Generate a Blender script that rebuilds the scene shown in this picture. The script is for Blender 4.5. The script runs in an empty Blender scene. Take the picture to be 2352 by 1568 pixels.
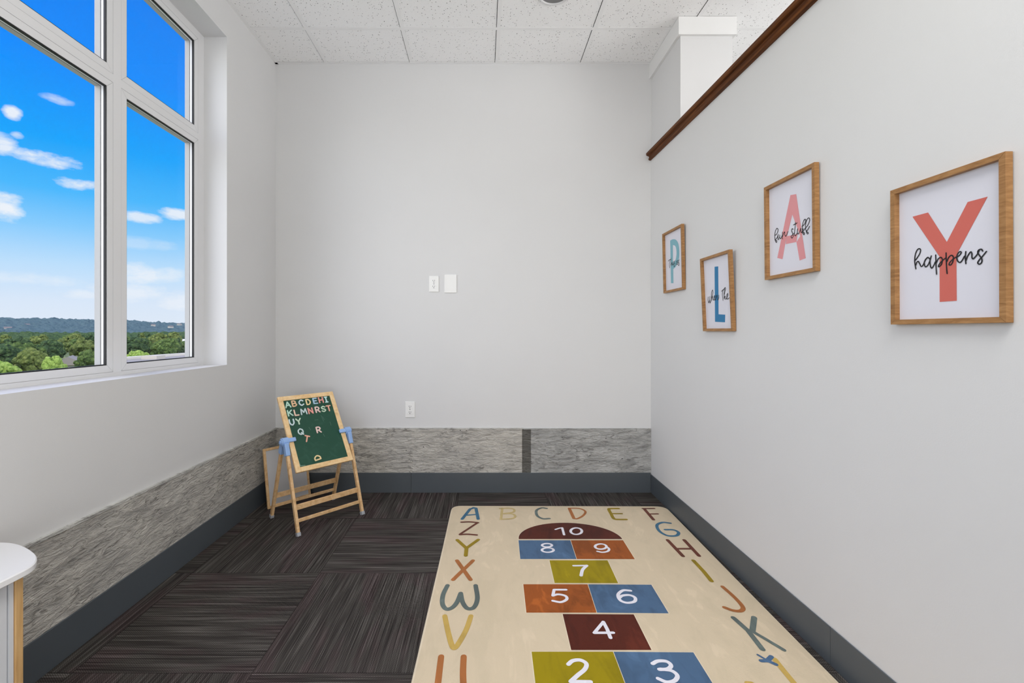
import bpy, bmesh, math, random
from mathutils import Vector, Matrix, noise

SC = bpy.context.scene
COL = SC.collection
# ------------------------------------------------------------------ camera
F = 1030.0; CX = 1109.0; CY = 760.0; EYE = 1.156       # focal length and vanishing point in 2352x1568 pixels
cd = bpy.data.cameras.new('camera'); cam = bpy.data.objects.new('camera', cd); COL.objects.link(cam)
cam.location = (0, 0, EYE); cam.rotation_euler = (math.pi/2, 0, 0)
cd.sensor_width = 36.0; cd.lens = F/2352*36.0
cd.shift_x = (1176-CX)/2352; cd.shift_y = -(784-CY)/2352
cd.clip_start = 0.02; cd.clip_end = 6000
SC.camera = cam
SC.view_settings.view_transform = 'Standard'; SC.view_settings.look = 'None'
SC.view_settings.gamma = 1; SC.view_settings.use_curve_mapping = False
SC.view_settings.exposure = 0.0
SC.cycles.use_denoising = True
SC.cycles.max_bounces = 10; SC.cycles.diffuse_bounces = 6; SC.cycles.transparent_max_bounces = 16
SC.cycles.sample_clamp_indirect = 4.0
SC.cycles.caustics_reflective = False; SC.cycles.caustics_refractive = False

def lin(c):
    return tuple((x/255/12.92 if x/255 <= 0.04045 else ((x/255+0.055)/1.055)**2.4) for x in c)
def rgba(c): return (*lin(c), 1.0)

# ------------------------------------------------------------------ sky
W = bpy.data.worlds.new('sky'); SC.world = W; W.use_nodes = True
nt = W.node_tree; N = nt.nodes; L = nt.links; N.clear()
def wn(t, **k):
    n = N.new(t)
    for a, b in k.items(): setattr(n, a, b)
    return n
def wmath(op, a, b=None, clamp=False):
    n = wn('ShaderNodeMath', operation=op, use_clamp=clamp)
    for i, v in enumerate((a, b)):
        if v is None: continue
        if isinstance(v, (int, float)): n.inputs[i].default_value = v
        else: L.new(v, n.inputs[i])
    return n.outputs[0]
tc = wn('ShaderNodeTexCoord'); sep = wn('ShaderNodeSeparateXYZ'); L.new(tc.outputs['Generated'], sep.inputs[0])
sx, sy, sz = sep.outputs
el = wmath('ARCSINE', sz); az = wmath('ARCTAN2', sx, sy)
ramp = wn('ShaderNodeValToRGB'); L.new(wmath('DIVIDE', el, 1.2, True), ramp.inputs[0])
cr = ramp.color_ramp
stops = [(0.0, (226, 236, 249)), (0.05, (218, 233, 251)), (0.11, (188, 224, 254)), (0.17, (132, 204, 255)), (0.225, (70, 184, 255)),
         (0.30, (0, 164, 255)), (0.42, (0, 140, 255)), (0.7, (0, 112, 235)), (1.2, (0, 90, 210))]
cr.elements[0].position = 0; cr.elements[0].color = rgba(stops[0][1])
cr.elements[1].position = 1; cr.elements[1].color = rgba(stops[-1][1])
for p, c in stops[1:-1]:
    e = cr.elements.new(p/1.2); e.color = rgba(c)
nz = wn('ShaderNodeTexNoise'); mp = wn('ShaderNodeMapping'); mp.inputs['Scale'].default_value = (14, 14, 30)
L.new(tc.outputs['Generated'], mp.inputs[0]); L.new(mp.outputs[0], nz.inputs['Vector']); nz.inputs['Scale'].default_value = 1.6
nz.inputs['Detail'].default_value = 7; nz.inputs['Roughness'].default_value = 0.62
def azel(px, py):
    v = Vector((px-CX, F, CY-py)).normalized()
    return math.atan2(v.x, v.y), math.asin(v.z)
clouds = [(96, 364, 66, 18, 1), (182, 424, 42, 15, 1), (12, 475, 34, 34, 1), (8, 330, 26, 26, .9), (27, 258, 16, 16, .95), (130, 229, 30, 10, .55), (38, 310, 12, 9, .6),
          (322, 499, 40, 13, .8), (408, 493, 34, 14, .9), (318, 628, 48, 26, .8), (385, 630, 46, 18, .6), (300, 672, 80, 22, .7), (408, 690, 46, 24, .7),
          (196, 676, 40, 12, .6), (60, 640, 90, 16, .4), (330, 560, 60, 16, .3), (-160, 420, 60, 20, 1), (-330, 560, 90, 30, 1)]
mask = None
for px, py, rx, ry, op in clouds:
    a0, e0 = azel(px, py); sc_ = 1/math.hypot(px-CX, F)
    da = wmath('DIVIDE', wmath('SUBTRACT', az, a0), rx*sc_*1.05)
    de = wmath('DIVIDE', wmath('SUBTRACT', el, e0), ry*sc_*1.05)
    d = wmath('ADD', wmath('MULTIPLY', da, da), wmath('MULTIPLY', de, de))
    nn = wmath('MULTIPLY', wmath('SUBTRACT', nz.outputs[0], 0.5), 3.0)
    m = wmath('MULTIPLY', wmath('SUBTRACT', 1.0, wmath('ADD', d, nn), True), op)
    mask = m if mask is None else wmath('MAXIMUM', mask, m)
mixc = wn('ShaderNodeMix', data_type='RGBA'); L.new(mask, mixc.inputs[0]); L.new(ramp.outputs[0], mixc.inputs[6]); mixc.inputs[7].default_value = rgba((238, 244, 252))
# white glow added to the unseen back-left sky to light the window jamb
g = Vector((-0.80, -0.55, 0.42)).normalized()
dt = wn('ShaderNodeVectorMath', operation='DOT_PRODUCT'); L.new(tc.outputs['Generated'], dt.inputs[0]); dt.inputs[1].default_value = g
gl = wmath('DIVIDE', wmath('SUBTRACT', dt.outputs['Value'], 0.40), 0.60, True)
gl = wmath('MULTIPLY', wmath('POWER', gl, 1.4), 3.6)
comb = wn('ShaderNodeMix', data_type='RGBA', blend_type='ADD'); comb.inputs[0].default_value = 1.0
glc = wn('ShaderNodeCombineColor')
L.new(gl, glc.inputs[0]); L.new(wmath('MULTIPLY', gl, 0.97), glc.inputs[1]); L.new(wmath('MULTIPLY', gl, 0.93), glc.inputs[2])
L.new(mixc.outputs[2], comb.inputs[6]); L.new(glc.outputs[0], comb.inputs[7])
bg = wn('ShaderNodeBackground'); L.new(comb.outputs[2], bg.inputs[0]); bg.inputs[1].default_value = 1.0
wo = wn('ShaderNodeOutputWorld'); L.new(bg.outputs[0], wo.inputs[0])

# ------------------------------------------------------------------ lights
def light(kind, name, loc, energy, color=(1, 1, 1), rot=(0, 0, 0), size=None, sizey=None):
    d = bpy.data.lights.new(name, kind); d.energy = energy; d.color = color
    if kind == 'AREA': d.shape = 'RECTANGLE'; d.size = size; d.size_y = sizey
    if kind == 'SUN': d.angle = math.radians(1.0)
    o = bpy.data.objects.new(name, d); COL.objects.link(o); o.location = loc; o.rotation_euler = rot
    return o
s = light('SUN', 'sun', (0, 0, 30), 3.2, (1, 0.96, 0.9))
s.rotation_euler = Vector((0.62, -0.30, 0.72)).to_track_quat('Z', 'Y').to_euler()
# unseen fill lamps added to brighten the room: behind, overhead, next door
light('AREA', 'rear_fill_light', (0.1, -2.8, 1.2), 60, (1, 0.995, 0.985), (math.radians(120), 0, math.radians(17)), 2.3, 2.0)
light('AREA', 'ceiling_fill_light', (0.5, 0.0, 3.03), 42, (1, 0.99, 0.98), (0, 0, 0), 1.2, 1.2)
light('AREA', 'neighbour_fill_light', (4.5, 0.4, 2.3), 85, (1, 0.995, 0.985), (0, math.radians(98), 0), 1.6, 3.0)
# bright neighbouring room beyond the partial-height wall
light('AREA', 'neighbour_room_light', (2.9, 0.6, 2.0), 36, (1, 0.99, 0.97), (math.radians(180), 0, 0), 1.6, 2.6)

# ------------------------------------------------------------------ materials
def mat(name, col, rough=0.6, metal=0.0, spec=0.5):
    m = bpy.data.materials.new(name); m.use_nodes = True
    b = m.node_tree.nodes['Principled BSDF']
    b.inputs['Base Color'].default_value = rgba(col); b.inputs['Roughness'].default_value = rough
    b.inputs['Metallic'].default_value = metal; b.inputs['Specular IOR Level'].default_value = spec
    return m
class NB:
    def __init__(s, m): s.m = m; s.nt = m.node_tree; s.b = s.nt.nodes['Principled BSDF']
    def n(s, t, **k):
        n = s.nt.nodes.new(t)
        for a, b in k.items(): setattr(n, a, b)
        return n
    def l(s, a, b): s.nt.links.new(a, b)
    def coord(s, scale=(1, 1, 1), obj=False):
        t = s.n('ShaderNodeTexCoord') if obj else s.n('ShaderNodeNewGeometry')
        m = s.n('ShaderNodeMapping'); s.l(t.outputs['Object' if obj else 'Position'], m.inputs[0]); m.inputs['Scale'].default_value = scale
        return m.outputs[0]
    def noise(s, v, scale, detail=4, rough=0.5, dist=0):
        t = s.n('ShaderNodeTexNoise'); s.l(v, t.inputs['Vector']); t.inputs['Scale'].default_value = scale
        t.inputs['Detail'].default_value = detail; t.inputs['Roughness'].default_value = rough; t.inputs['Distortion'].default_value = dist
        return t.outputs[0]
    def ramp(s, v, st):
        r = s.n('ShaderNodeValToRGB'); s.l(v, r.inputs[0]); e = r.color_ramp.elements
        e[0].position = st[0][0]; e[0].color = rgba(st[0][1]); e[1].position = st[-1][0]; e[1].color = rgba(st[-1][1])
        for p, c in st[1:-1]:
            q = e.new(p); q.color = rgba(c)
        return r.outputs[0]
    def math(s, op, a, b=None, clamp=False):
        n = s.n('ShaderNodeMath', operation=op, use_clamp=clamp)
        for i, v in enumerate((a, b)):
            if v is None: continue
            if isinstance(v, (int, float)): n.inputs[i].default_value = v
            else: s.l(v, n.inputs[i])
        return n.outputs[0]
    def mix(s, f, a, b, bt='MIX'):
        n = s.n('ShaderNodeMix', data_type='RGBA', blend_type=bt)
        for i, v in ((0, f), (6, a), (7, b)):
            if isinstance(v, (int, float)): n.inputs[i].default_value = v
            elif isinstance(v, tuple): n.inputs[i].default_value = rgba(v)
            else: s.l(v, n.inputs[i])
        return n.outputs[2]
    def bump(s, h, dist=0.002, strength=1.0):
        b = s.n('ShaderNodeBump'); s.l(h, b.inputs['Height']); b.inputs['Distance'].default_value = dist; b.inputs['Strength'].default_value = strength
        s.l(b.outputs[0], s.b.inputs['Normal'])
    def col(s, c): s.l(c, s.b.inputs['Base Color'])

def paint(name, c):
    m = mat(name, c, 0.75, spec=0.3); q = NB(m)
    v = q.coord()
    q.bump(q.noise(v, 260, 3), 0.0004, 0.5)
    q.col(q.mix(q.noise(v, 2.5, 3), tuple(x-2 for x in c), tuple(min(255, x+2) for x in c)))
    return m
M_wall = paint('wall_paint', (218, 218, 218))
M_white = mat('white_vinyl', (226, 226, 227), 0.35)
M_trimw = mat('white_trim_paint', (232, 232, 231), 0.5)
M_black = mat('black_rubber', (14, 14, 15), 0.6)
M_groove = mat('dark_groove', (70, 70, 70), 0.8)
M_metal = mat('brushed_metal', (120, 122, 125), 0.35, 0.9)

def wood(name, a, b, c, scale=(60, 60, 6), rough=0.5, obj=True):
    m = mat(name, b, rough); q = NB(m); v = q.coord(scale, obj)
    n1 = q.noise(v, 1.2, 5, 0.6, 0.8)
    q.col(q.ramp(n1, [(0.3, a), (0.5, b), (0.72, c)])); q.bump(n1, 0.0006, 0.4); return m
M_birch = wood('birch_wood', (202, 158, 108), (226, 186, 136), (238, 206, 160), (25, 25, 25))
M_birchl = wood('pale_birch_wood', (222, 180, 124), (238, 202, 148), (246, 218, 172), (25, 25, 25))
M_oak = wood('oak_frame_wood', (134, 92, 48), (158, 114, 66), (180, 136, 86), (16, 16, 90), 0.5)
M_rail = wood('dark_oak_cap', (66, 32, 2), (92, 48, 8), (124, 72, 20), (60, 3, 60), 0.5, False)
M_rail.node_tree.nodes['Principled BSDF'].inputs['Specular IOR Level'].default_value = 0.2
M_ply = wood('plywood', (196, 152, 98), (214, 172, 116), (224, 186, 132), (40, 40, 5))

# concrete
def concrete(name, warm, cool):
    m = mat(name, warm, 0.85, spec=0.25); q = NB(m)
    v1 = q.coord((5, 5, 16)); v2 = q.coord((16, 16, 46)); v3 = q.coord()
    n1 = q.noise(v1, 1.0, 8, 0.72, 0.9); n2 = q.noise(v2, 1.0, 5, 0.6, 1.2); n3 = q.noise(v3, 3.2, 3, 0.5)
    c = q.ramp(n1, [(0.30, tuple(int(x*0.70) for x in warm)), (0.46, warm), (0.62, tuple(min(255, int(x*1.16)) for x in warm))])
    c = q.mix(q.math('MULTIPLY', n3, 0.7), c, cool)
    # rough chipped streaks
    st = q.math('MULTIPLY', q.math('SUBTRACT', n2, 0.52, True), 9.0, True)
    patch = q.math('MULTIPLY', q.math('SUBTRACT', q.noise(v3, 5.5, 4, 0.6, 0.5), 0.40, True), 5.0, True)
    st = q.math('MULTIPLY', st, patch)
    c = q.mix(q.math('MULTIPLY', st, 0.55), c, (78, 75, 70))
    vo = q.n('ShaderNodeTexVoronoi'); q.l(v3, vo.inputs['Vector']); vo.inputs['Scale'].default_value = 26
    pit = q.math('LESS_THAN', vo.outputs['Distance'], 0.085)
    sel = q.n('ShaderNodeSeparateColor'); q.l(vo.outputs['Color'], sel.inputs[0])
    pit = q.math('MULTIPLY', pit, q.math('GREATER_THAN', sel.outputs[0], 0.72))
    c = q.mix(pit, c, (35, 33, 31))
    q.col(c)
    hgt = q.math('SUBTRACT', q.math('ADD', q.math('MULTIPLY', n1, 0.6), q.math('MULTIPLY', n2, 1.0)), pit)
    q.bump(hgt, 0.02, 1.0)
    return m
M_conc = concrete('board_formed_concrete', (200, 195, 186), (184, 183, 180))
M_conc2 = concrete('grey_concrete', (186, 185, 182), (164, 165, 163))
M_concd = concrete('dark_joint_concrete', (112, 110, 104), (98, 97, 94))
M_lip = concrete('plaster_lip', (206, 204, 198), (196, 196, 194))
M_base = mat('slate_vinyl_base', (80, 86, 91), 0.45)
q = NB(M_base); q.col(q.mix(q.noise(q.coord(), 5, 4), (77, 83, 88), (83, 89, 94)))

# carpet: quarter-turned tiles
CU, CV, TU, TV = -0.78, 1.517, 0.61, 0.6255
M_carpet = mat('striped_carpet_tile', (60, 56, 54), 0.95, spec=0.1); q = NB(M_carpet)
ge = q.n('ShaderNodeNewGeometry'); sp = q.n('ShaderNodeSeparateXYZ'); q.l(ge.outputs['Position'], sp.inputs[0])
X_, Y_ = sp.outputs[0], sp.outputs[1]
fu = q.math('DIVIDE', q.math('SUBTRACT', X_, CU), TU); fv = q.math('DIVIDE', q.math('SUBTRACT', Y_, CV), TV)
iu, iv = q.math('FLOOR', fu), q.math('FLOOR', fv)
par = q.math('FLOORED_MODULO', q.math('ADD', iu, iv), 2.0)
def mixf(f, a, b): return q.math('ADD', q.math('MULTIPLY', a, q.math('SUBTRACT', 1.0, f)), q.math('MULTIPLY', b, f))
across = mixf(par, X_, Y_); along = mixf(par, Y_, X_)
tid = q.math('ADD', q.math('MULTIPLY', iu, 3.7), q.math('MULTIPLY', iv, 7.3))
def cvec(a, b, c=None):
    n = q.n('ShaderNodeCombineXYZ'); q.l(a, n.inputs[0]); q.l(b, n.inputs[1])
    q.l(tid, n.inputs[2]); return n.outputs[0]
# individual yarn rows, each of its own shade, changing slowly along its length
rows = q.noise(cvec(q.math('MULTIPLY', across, 300.0), q.math('MULTIPLY', along, 3.2)), 1.0, 2, 0.5)
band = q.noise(cvec(q.math('MULTIPLY', across, 60.0), q.math('MULTIPLY', along, 3.0)), 1.0, 3, 0.6)
dots = q.math('MULTIPLY', q.math('SINE', q.math('MULTIPLY', across, 2*math.pi/0.0062)), q.math('SINE', q.math('MULTIPLY', along, 2*math.pi/0.0085)))
redn = q.noise(cvec(q.math('MULTIPLY', across, 11.0), q.math('MULTIPLY', along, 3.0)), 1.0, 2, 0.5)
val = q.math('ADD', q.math('MULTIPLY', rows, 0.76), q.math('MULTIPLY', band, 0.24))
base = q.ramp(val, [(0.35, (46, 43, 41)), (0.46, (72, 68, 65)), (0.56, (92, 88, 84)), (0.68, (132, 127, 122))])
red = q.ramp(val, [(0.35, (48, 42, 41)), (0.46, (76, 66, 65)), (0.56, (96, 85, 84)), (0.68, (132, 120, 119))])
c = q.mix(q.math('MULTIPLY', q.math('SUBTRACT', redn, 0.5, True), 9.0, True), base, red)
c = q.mix(q.math('MULTIPLY', q.math('SUBTRACT', 0.45, dots, True), 0.60), c, (24, 21, 20))
eu = q.math('FRACT', fu); ev = q.math('FRACT', fv)
edge = q.math('MAXIMUM', q.math('LESS_THAN', q.math('ABSOLUTE', q.math('SUBTRACT', eu, 0.5)), 0.4965), 0)
edge = q.math('MULTIPLY', edge, q.math('LESS_THAN', q.math('ABSOLUTE', q.math('SUBTRACT', ev, 0.5)), 0.4965))
c = q.mix(q.math('MULTIPLY', q.math('SUBTRACT', 1.0, edge), 0.5), c, (25, 22, 20))
q.col(c); q.bump(q.math('ADD', val, q.math('MULTIPLY', dots, 0.25)), 0.003, 0.8)

# ceiling tile
M_tile = mat('mineral_ceiling_tile', (232, 232, 231), 0.9, spec=0.1); q = NB(M_tile)
v = q.coord(); vo = q.n('ShaderNodeTexVoronoi'); q.l(v, vo.inputs['Vector']); vo.inputs['Scale'].default_value = 95
sc2 = q.n('ShaderNodeSeparateColor'); q.l(vo.outputs['Color'], sc2.inputs[0])
rad = q.math('MULTIPLY', q.math('SUBTRACT', sc2.outputs[0], 0.40, True), 0.5)
h1 = q.math('LESS_THAN', vo.outputs['Distance'], rad)
vo2 = q.n('ShaderNodeTexVoronoi'); q.l(v, vo2.inputs['Vector']); vo2.inputs['Scale'].default_value = 260
s3 = q.n('ShaderNodeSeparateColor'); q.l(vo2.outputs['Color'], s3.inputs[0])
h2 = q.math('LESS_THAN', vo2.outputs['Distance'], q.math('MULTIPLY', q.math('SUBTRACT', s3.outputs[1], 0.55, True), 0.6))
h1b = q.math('ADD', q.math('MULTIPLY', h1, 0.85), q.math('MULTIPLY', h2, 0.5), True)
q.col(q.mix(h1b, (250, 250, 250), (110, 108, 106))); q.bump(q.math('SUBTRACT', 1.0, h1b), 0.002, 0.5)
M_grid = mat('ceiling_grid_paint', (244, 244, 244), 0.45)
M_void = mat('plenum_black', (8, 8, 8), 0.9)

# rug: short velvet pile brushed in patches, its sheen mixed into the colour
def pile(name, c, k=0.10):
    m = mat(name, c, 0.9, spec=0.2); q = NB(m); v = q.coord((1, 1, 1))
    v2 = q.coord((9, 3, 1))
    n1 = q.noise(v, 3.0, 4, 0.55, 1.5); n2 = q.noise(v2, 1.0, 3, 0.6, 2.0); n3 = q.noise(v, 350, 2)
    f = q.math('ADD', q.math('MULTIPLY', n1, 0.5), q.math('MULTIPLY', n2, 0.5))
    lo = tuple(int(x*(1-k)) for x in c); hi = tuple(min(255, int(x*(1+k)+4)) for x in c)
    cc = q.ramp(f, [(0.40, lo), (0.5, c), (0.56, c), (0.62, hi)])
    cc = q.mix(q.math('MULTIPLY', n3, 0.25), cc, lo)
    q.col(cc); q.bump(q.math('ADD', n3, q.math('MULTIPLY', n1, 3.0)), 0.0012, 0.6)
    q.b.inputs['Sheen Weight'].default_value = 0.12; q.b.inputs['Sheen Roughness'].default_value = 0.4
    return m
R = {'cream': pile('cream_pile', (214, 197, 169), .025), 'blue': pile('blue_pile', (78, 106, 138)), 'orange': pile('terracotta_pile', (158, 84, 32), .16),
     'brown': pile('maroon_pile', (86, 34, 20), .16), 'mustard': pile('mustard_pile', (156, 138, 6)), 'white': pile('white_pile', (232, 230, 238), .02),
     'lblue': pile('letter_blue_pile', (66, 112, 140)), 'tan': pile('letter_tan_pile', (198, 176, 122)), 'sage': pile('letter_sage_pile', (100, 112, 108)),
     'terra': pile('letter_terracotta_pile', (172, 108, 60)), 'lbrown': pile('letter_brown_pile', (108, 60, 46)), 'olive': pile('letter_olive_pile', (152, 128, 28)),
     'gold': pile('letter_gold_pile', (200, 168, 90)), 'edge': pile('cream_edge', (226, 212, 186), .03)}

M_glass = bpy.data.materials.new('window_glass'); M_glass.use_nodes = True
g_ = M_glass.node_tree; g_.nodes.clear()
a = g_.nodes.new('ShaderNodeBsdfTransparent'); b = g_.nodes.new('ShaderNodeBsdfGlossy'); mx = g_.nodes.new('ShaderNodeMixShader')
lw = g_.nodes.new('ShaderNodeLayerWeight'); pw = g_.nodes.new('ShaderNodeMath'); pw.operation = 'POWER'; pw.inputs[1].default_value = 5.0
fr = g_.nodes.new('ShaderNodeMath'); fr.operation = 'MULTIPLY_ADD'; fr.inputs[1].default_value = 0.5; fr.inputs[2].default_value = 0.015
g_.links.new(lw.outputs['Facing'], pw.inputs[0]); g_.links.new(pw.outputs[0], fr.inputs[0]); o_ = g_.nodes.new('ShaderNodeOutputMaterial'); b.inputs['Roughness'].default_value = 0.0
g_.links.new(fr.outputs[0], mx.inputs[0]); g_.links.new(a.outputs[0], mx.inputs[1]); g_.links.new(b.outputs[0], mx.inputs[2]); g_.links.new(mx.outputs[0], o_.inputs[0])

# ------------------------------------------------------------------ mesh helpers
class MB:
    def __init__(s): s.v = []; s.f = []; s.m = []
    def add(s, vs, fs, mi=0):
        o = len(s.v); s.v += [tuple(x) for x in vs]; s.f += [tuple(i+o for i in f) for f in fs]; s.m += [mi]*len(fs)
    def box(s, a, b, mi=0, M=None):
        x0, y0, z0 = a; x1, y1, z1 = b
        x0, x1 = min(x0, x1), max(x0, x1); y0, y1 = min(y0, y1), max(y0, y1); z0, z1 = min(z0, z1), max(z0, z1)
        vs = [Vector(p) for p in ((x0, y0, z0), (x1, y0, z0), (x1, y1, z0), (x0, y1, z0), (x0, y0, z1), (x1, y0, z1), (x1, y1, z1), (x0, y1, z1))]
        if M is not None: vs = [M @ p for p in vs]
        s.add(vs, [(3, 2, 1, 0), (4, 5, 6, 7), (0, 1, 5, 4), (1, 2, 6, 5), (2, 3, 7, 6), (3, 0, 4, 7)], mi)
    def bbox(s, a, b, bev=0.002, mi=0, M=None, seg=2):
        """a box with rounded edges"""
        bm = bmesh.new()
        c = [(p+q)/2 for p, q in zip(a, b)]; d = [abs(q-p) for p, q in zip(a, b)]
        bmesh.ops.create_cube(bm, size=1.0, matrix=Matrix.Translation(c) @ Matrix.Diagonal((*d, 1)))
        bmesh.ops.bevel(bm, geom=list(bm.edges), offset=min(bev, min(d)*0.45), segments=seg, profile=0.5, affect='EDGES')
        s.bm(bm, mi, M)
    def bm(s, bm, mi=0, M=None):
        bm.verts.ensure_lookup_table(); bm.verts.index_update()
        vs = [(M @ v.co) if M is not None else v.co.copy() for v in bm.verts]
        s.add(vs, [tuple(v.index for v in f.verts) for f in bm.faces], mi); bm.free()
    def prism(s, pts, h0, h1, axis=2, mi=0, M=None):
        """polygon pts (2d) extruded between h0 and h1 along axis"""
        def P(p, h):
            if axis == 2: r = Vector((p[0], p[1], h))
            elif axis == 1: r = Vector((p[0], h, p[1]))
            else: r = Vector((h, p[0], p[1]))
            return M @ r if M is not None else r
        n = len(pts)
        s.add([P(p, h0) for p in pts]+[P(p, h1) for p in pts],
              [tuple(range(n-1, -1, -1)), tuple(range(n, 2*n))]+[(i, (i+1) % n, n+(i+1) % n, n+i) for i in range(n)], mi)
    def cyl(s, p0, p1, r0, r1=None, n=24, mi=0, M=None):
        r1 = r0 if r1 is None else r1
        p0 = Vector(p0); p1 = Vector(p1); d = (p1-p0).normalized()
        u = d.orthogonal().normalized(); w = d.cross(u)
        vs = [p0+(u*math.cos(t)+w*math.sin(t))*r0 for t in [2*math.pi*i/n for i in range(n)]]
        vs += [p1+(u*math.cos(t)+w*math.sin(t))*r1 for t in [2*math.pi*i/n for i in range(n)]]
        if M is not None: vs = [M @ q for q in vs]
        s.add(vs, [tuple(range(n-1, -1, -1)), tuple(range(n, 2*n))]+[(i, (i+1) % n, n+(i+1) % n, n+i) for i in range(n)], mi)
    def build(s, name, mats, parent=None, smooth=False, origin=None, M=None):
        me = bpy.data.meshes.new(name)
        vs = s.v
        if origin is not None: vs = [tuple(Vector(p)-Vector(origin)) for p in vs]
        me.from_pydata(vs, [], s.f)
        bm = bmesh.new(); bm.from_mesh(me); 
        bmesh.ops.recalc_face_normals(bm, faces=bm.faces) if not getattr(s, 'keep', False) else None
        bm.to_mesh(me); bm.free()
        if not isinstance(mats, (list, tuple)): mats = [mats]
        for x in mats: me.materials.append(x)
        me.polygons.foreach_set('material_index', s.m)
        if smooth: me.polygons.foreach_set('use_smooth', [True]*len(me.polygons))
        o = bpy.data.objects.new(name, me); COL.objects.link(o)
        if parent is not None: o.parent = parent
        if origin is not None: o.location = origin
        if M is not None: o.matrix_world = M
        return o
def struct(o): o['kind'] = 'structure'; return o
def tag(o, label, cat, group=None, kind=None):
    o['label'] = label; o['category'] = cat
    if group: o['group'] = group
    if kind: o['kind'] = kind
    return o
def empty(name, M): 
    o = bpy.data.objects.new(name, None); COL.objects.link(o); o.empty_display_size = 0.1
    o.matrix_world = M if isinstance(M, Matrix) else Matrix.Translation(M); return o

def ray_local(M, px, py, axis, val):
    """point, in the local axes of M, where the sight line of a photo pixel meets the local plane axis=val"""
    Mi = M.inverted(); o = Mi @ Vector((0, 0, EYE)); d = Mi.to_3x3() @ Vector(((px-CX)/F, 1.0, (CY-py)/F))
    t = (val-o[axis])/d[axis]; return o+d*t
def catmull(P, n=8, closed=False):
    out = []; P = [Vector(p) for p in P]; m = len(P)
    for i in range(m if closed else m-1):
        p0 = P[(i-1) % m] if (closed or i > 0) else P[0]*2-P[1]
        p1 = P[i]; p2 = P[(i+1) % m]
        p3 = P[(i+2) % m] if (closed or i+2 < m) else P[-1]*2-P[-2]
        for k in range(n):
            t = k/n
            out.append(0.5*((2*p1)+(p2-p0)*t+(2*p0-5*p1+4*p2-p3)*t*t+(3*p1-p0-3*p2+p3)*t**3))
    out.append(P[0].copy() if closed else P[-1].copy()); return out
LAY = [0]
def stroke(mb, P, w, place, mi=0, h=0.0, closed=False, taper=None):
    """a pen stroke of width w along 2d points; place(x, y, height) -> local point"""
    P = [Vector((p[0], p[1])) for p in P]
    def bumpz():
        LAY[0] = (LAY[0]+1) % 97; return LAY[0]*3e-6
    def disc(c, r, n=10):
        ring = [c+Vector((math.cos(2*math.pi*i/n), math.sin(2*math.pi*i/n)))*r for i in range(n)]
        poly(ring)
    def poly(ring):
        n = len(ring); e = bumpz()
        if h <= 0: mb.add([place(p.x, p.y, e) for p in ring], [tuple(range(n))], mi)
        else:
            mb.add([place(p.x, p.y, 0) for p in ring]+[place(p.x, p.y, h+e) for p in ring],
                   [tuple(range(n-1, -1, -1)), tuple(range(n, 2*n))]+[(i, (i+1) % n, n+(i+1) % n, n+i) for i in range(n)], mi)
    m = len(P)
    ws = [w*(taper(i/(m-1)) if taper else 1) for i in range(m)]
    for i in range(m-1):
        d = P[i+1]-P[i]
        if d.length < 1e-7: continue
        nrm = Vector((-d.y, d.x)).normalized()
        poly([P[i]-nrm*ws[i]/2, P[i+1]-nrm*ws[i+1]/2, P[i+1]+nrm*ws[i+1]/2, P[i]+nrm*ws[i]/2])
    for i in range(m): disc(P[i], ws[i]/2)

# ------------------------------------------------------------------ the room
XL, XR, YB, H = -1.4875, 1.206, 3.22, 3.072
XE, YF = 4.6, -3.0                       # far end of the neighbouring room, wall behind the camera
mb = MB(); mb.box((XL-0.192, YF-0.1, -0.1), (XE+0.1, YB+0.12, 0)); struct(mb.build('floor', M_carpet))
# left wall with the window opening
WY0, WY1, WZ0, WZ1 = 0.03, 2.606, 0.96, 2.864
XO = XL-0.192
mb = MB()
mb.box((XO, YF, 0), (XL, WY0, H+0.1)); mb.box((XO, WY1, 0), (XL, YB, H+0.1))
mb.box((XO, WY0, 0), (XL, WY1, WZ0)); mb.box((XO, WY0, WZ1), (XL, WY1, H+0.1))
struct(mb.build('wall_left', M_wall))
mb = MB(); mb.box((XO, YB, 0), (XE+0.1, YB+0.12, H+0.1)); struct(mb.build('wall_back', M_wall))
mb = MB(); mb.box((XO, YF-0.1, 0), (XE+0.1, YF, H+0.1)); struct(mb.build('wall_front', M_wall))
mb = MB(); mb.box((XE, YF, 0), (XE+0.1, YB, H+0.1)); struct(mb.build('wall_far', M_wall))
# partial-height right wall: its top runs a little down towards the camera
def ztop(y): return 2.395-(YB-y)*0.0205
mb = MB()
mb.add([(XR, YF, 0), (XR, YB, 0), (XR+0.12, YB, 0), (XR+0.12, YF, 0), (XR, YF, ztop(YF)), (XR, YB, ztop(YB)), (XR+0.12, YB, ztop(YB)), (XR+0.12, YF, ztop(YF))],
       [(0, 1, 2, 3), (4, 7, 6, 5), (0, 4, 5, 1), (1, 5, 6, 2), (2, 6, 7, 3), (3, 7, 4, 0)])
struct(mb.build('wall_right', M_wall))
# oak cap on it, profile swept along Y
prof = [(-0.030, 0.040), (-0.034, 0.036), (-0.034, 0.022), (-0.028, 0.017), (-0.016, 0.014), (-0.012, 0.004), (-0.017, -0.002), (-0.017, -0.012), (-0.010, -0.016), (0.001, -0.016),
        (0.001, 0.001), (0.119, 0.001), (0.119, -0.016), (0.137, -0.012), (0.137, 0.004), (0.148, 0.017), (0.154, 0.022), (0.154, 0.036), (0.150, 0.040)]
mb = MB(); n = len(prof); ys = (YF, YB-0.001)
mb.add([(XR+p[0], y, ztop(y)+p[1]) for y in ys for p in prof],
       [tuple(range(n)), tuple(range(2*n-1, n-1, -1))]+[(i, (i+1) % n, n+(i+1) % n, n+i) for i in range(n)])
struct(mb.build('trim_1', M_rail))
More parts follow.
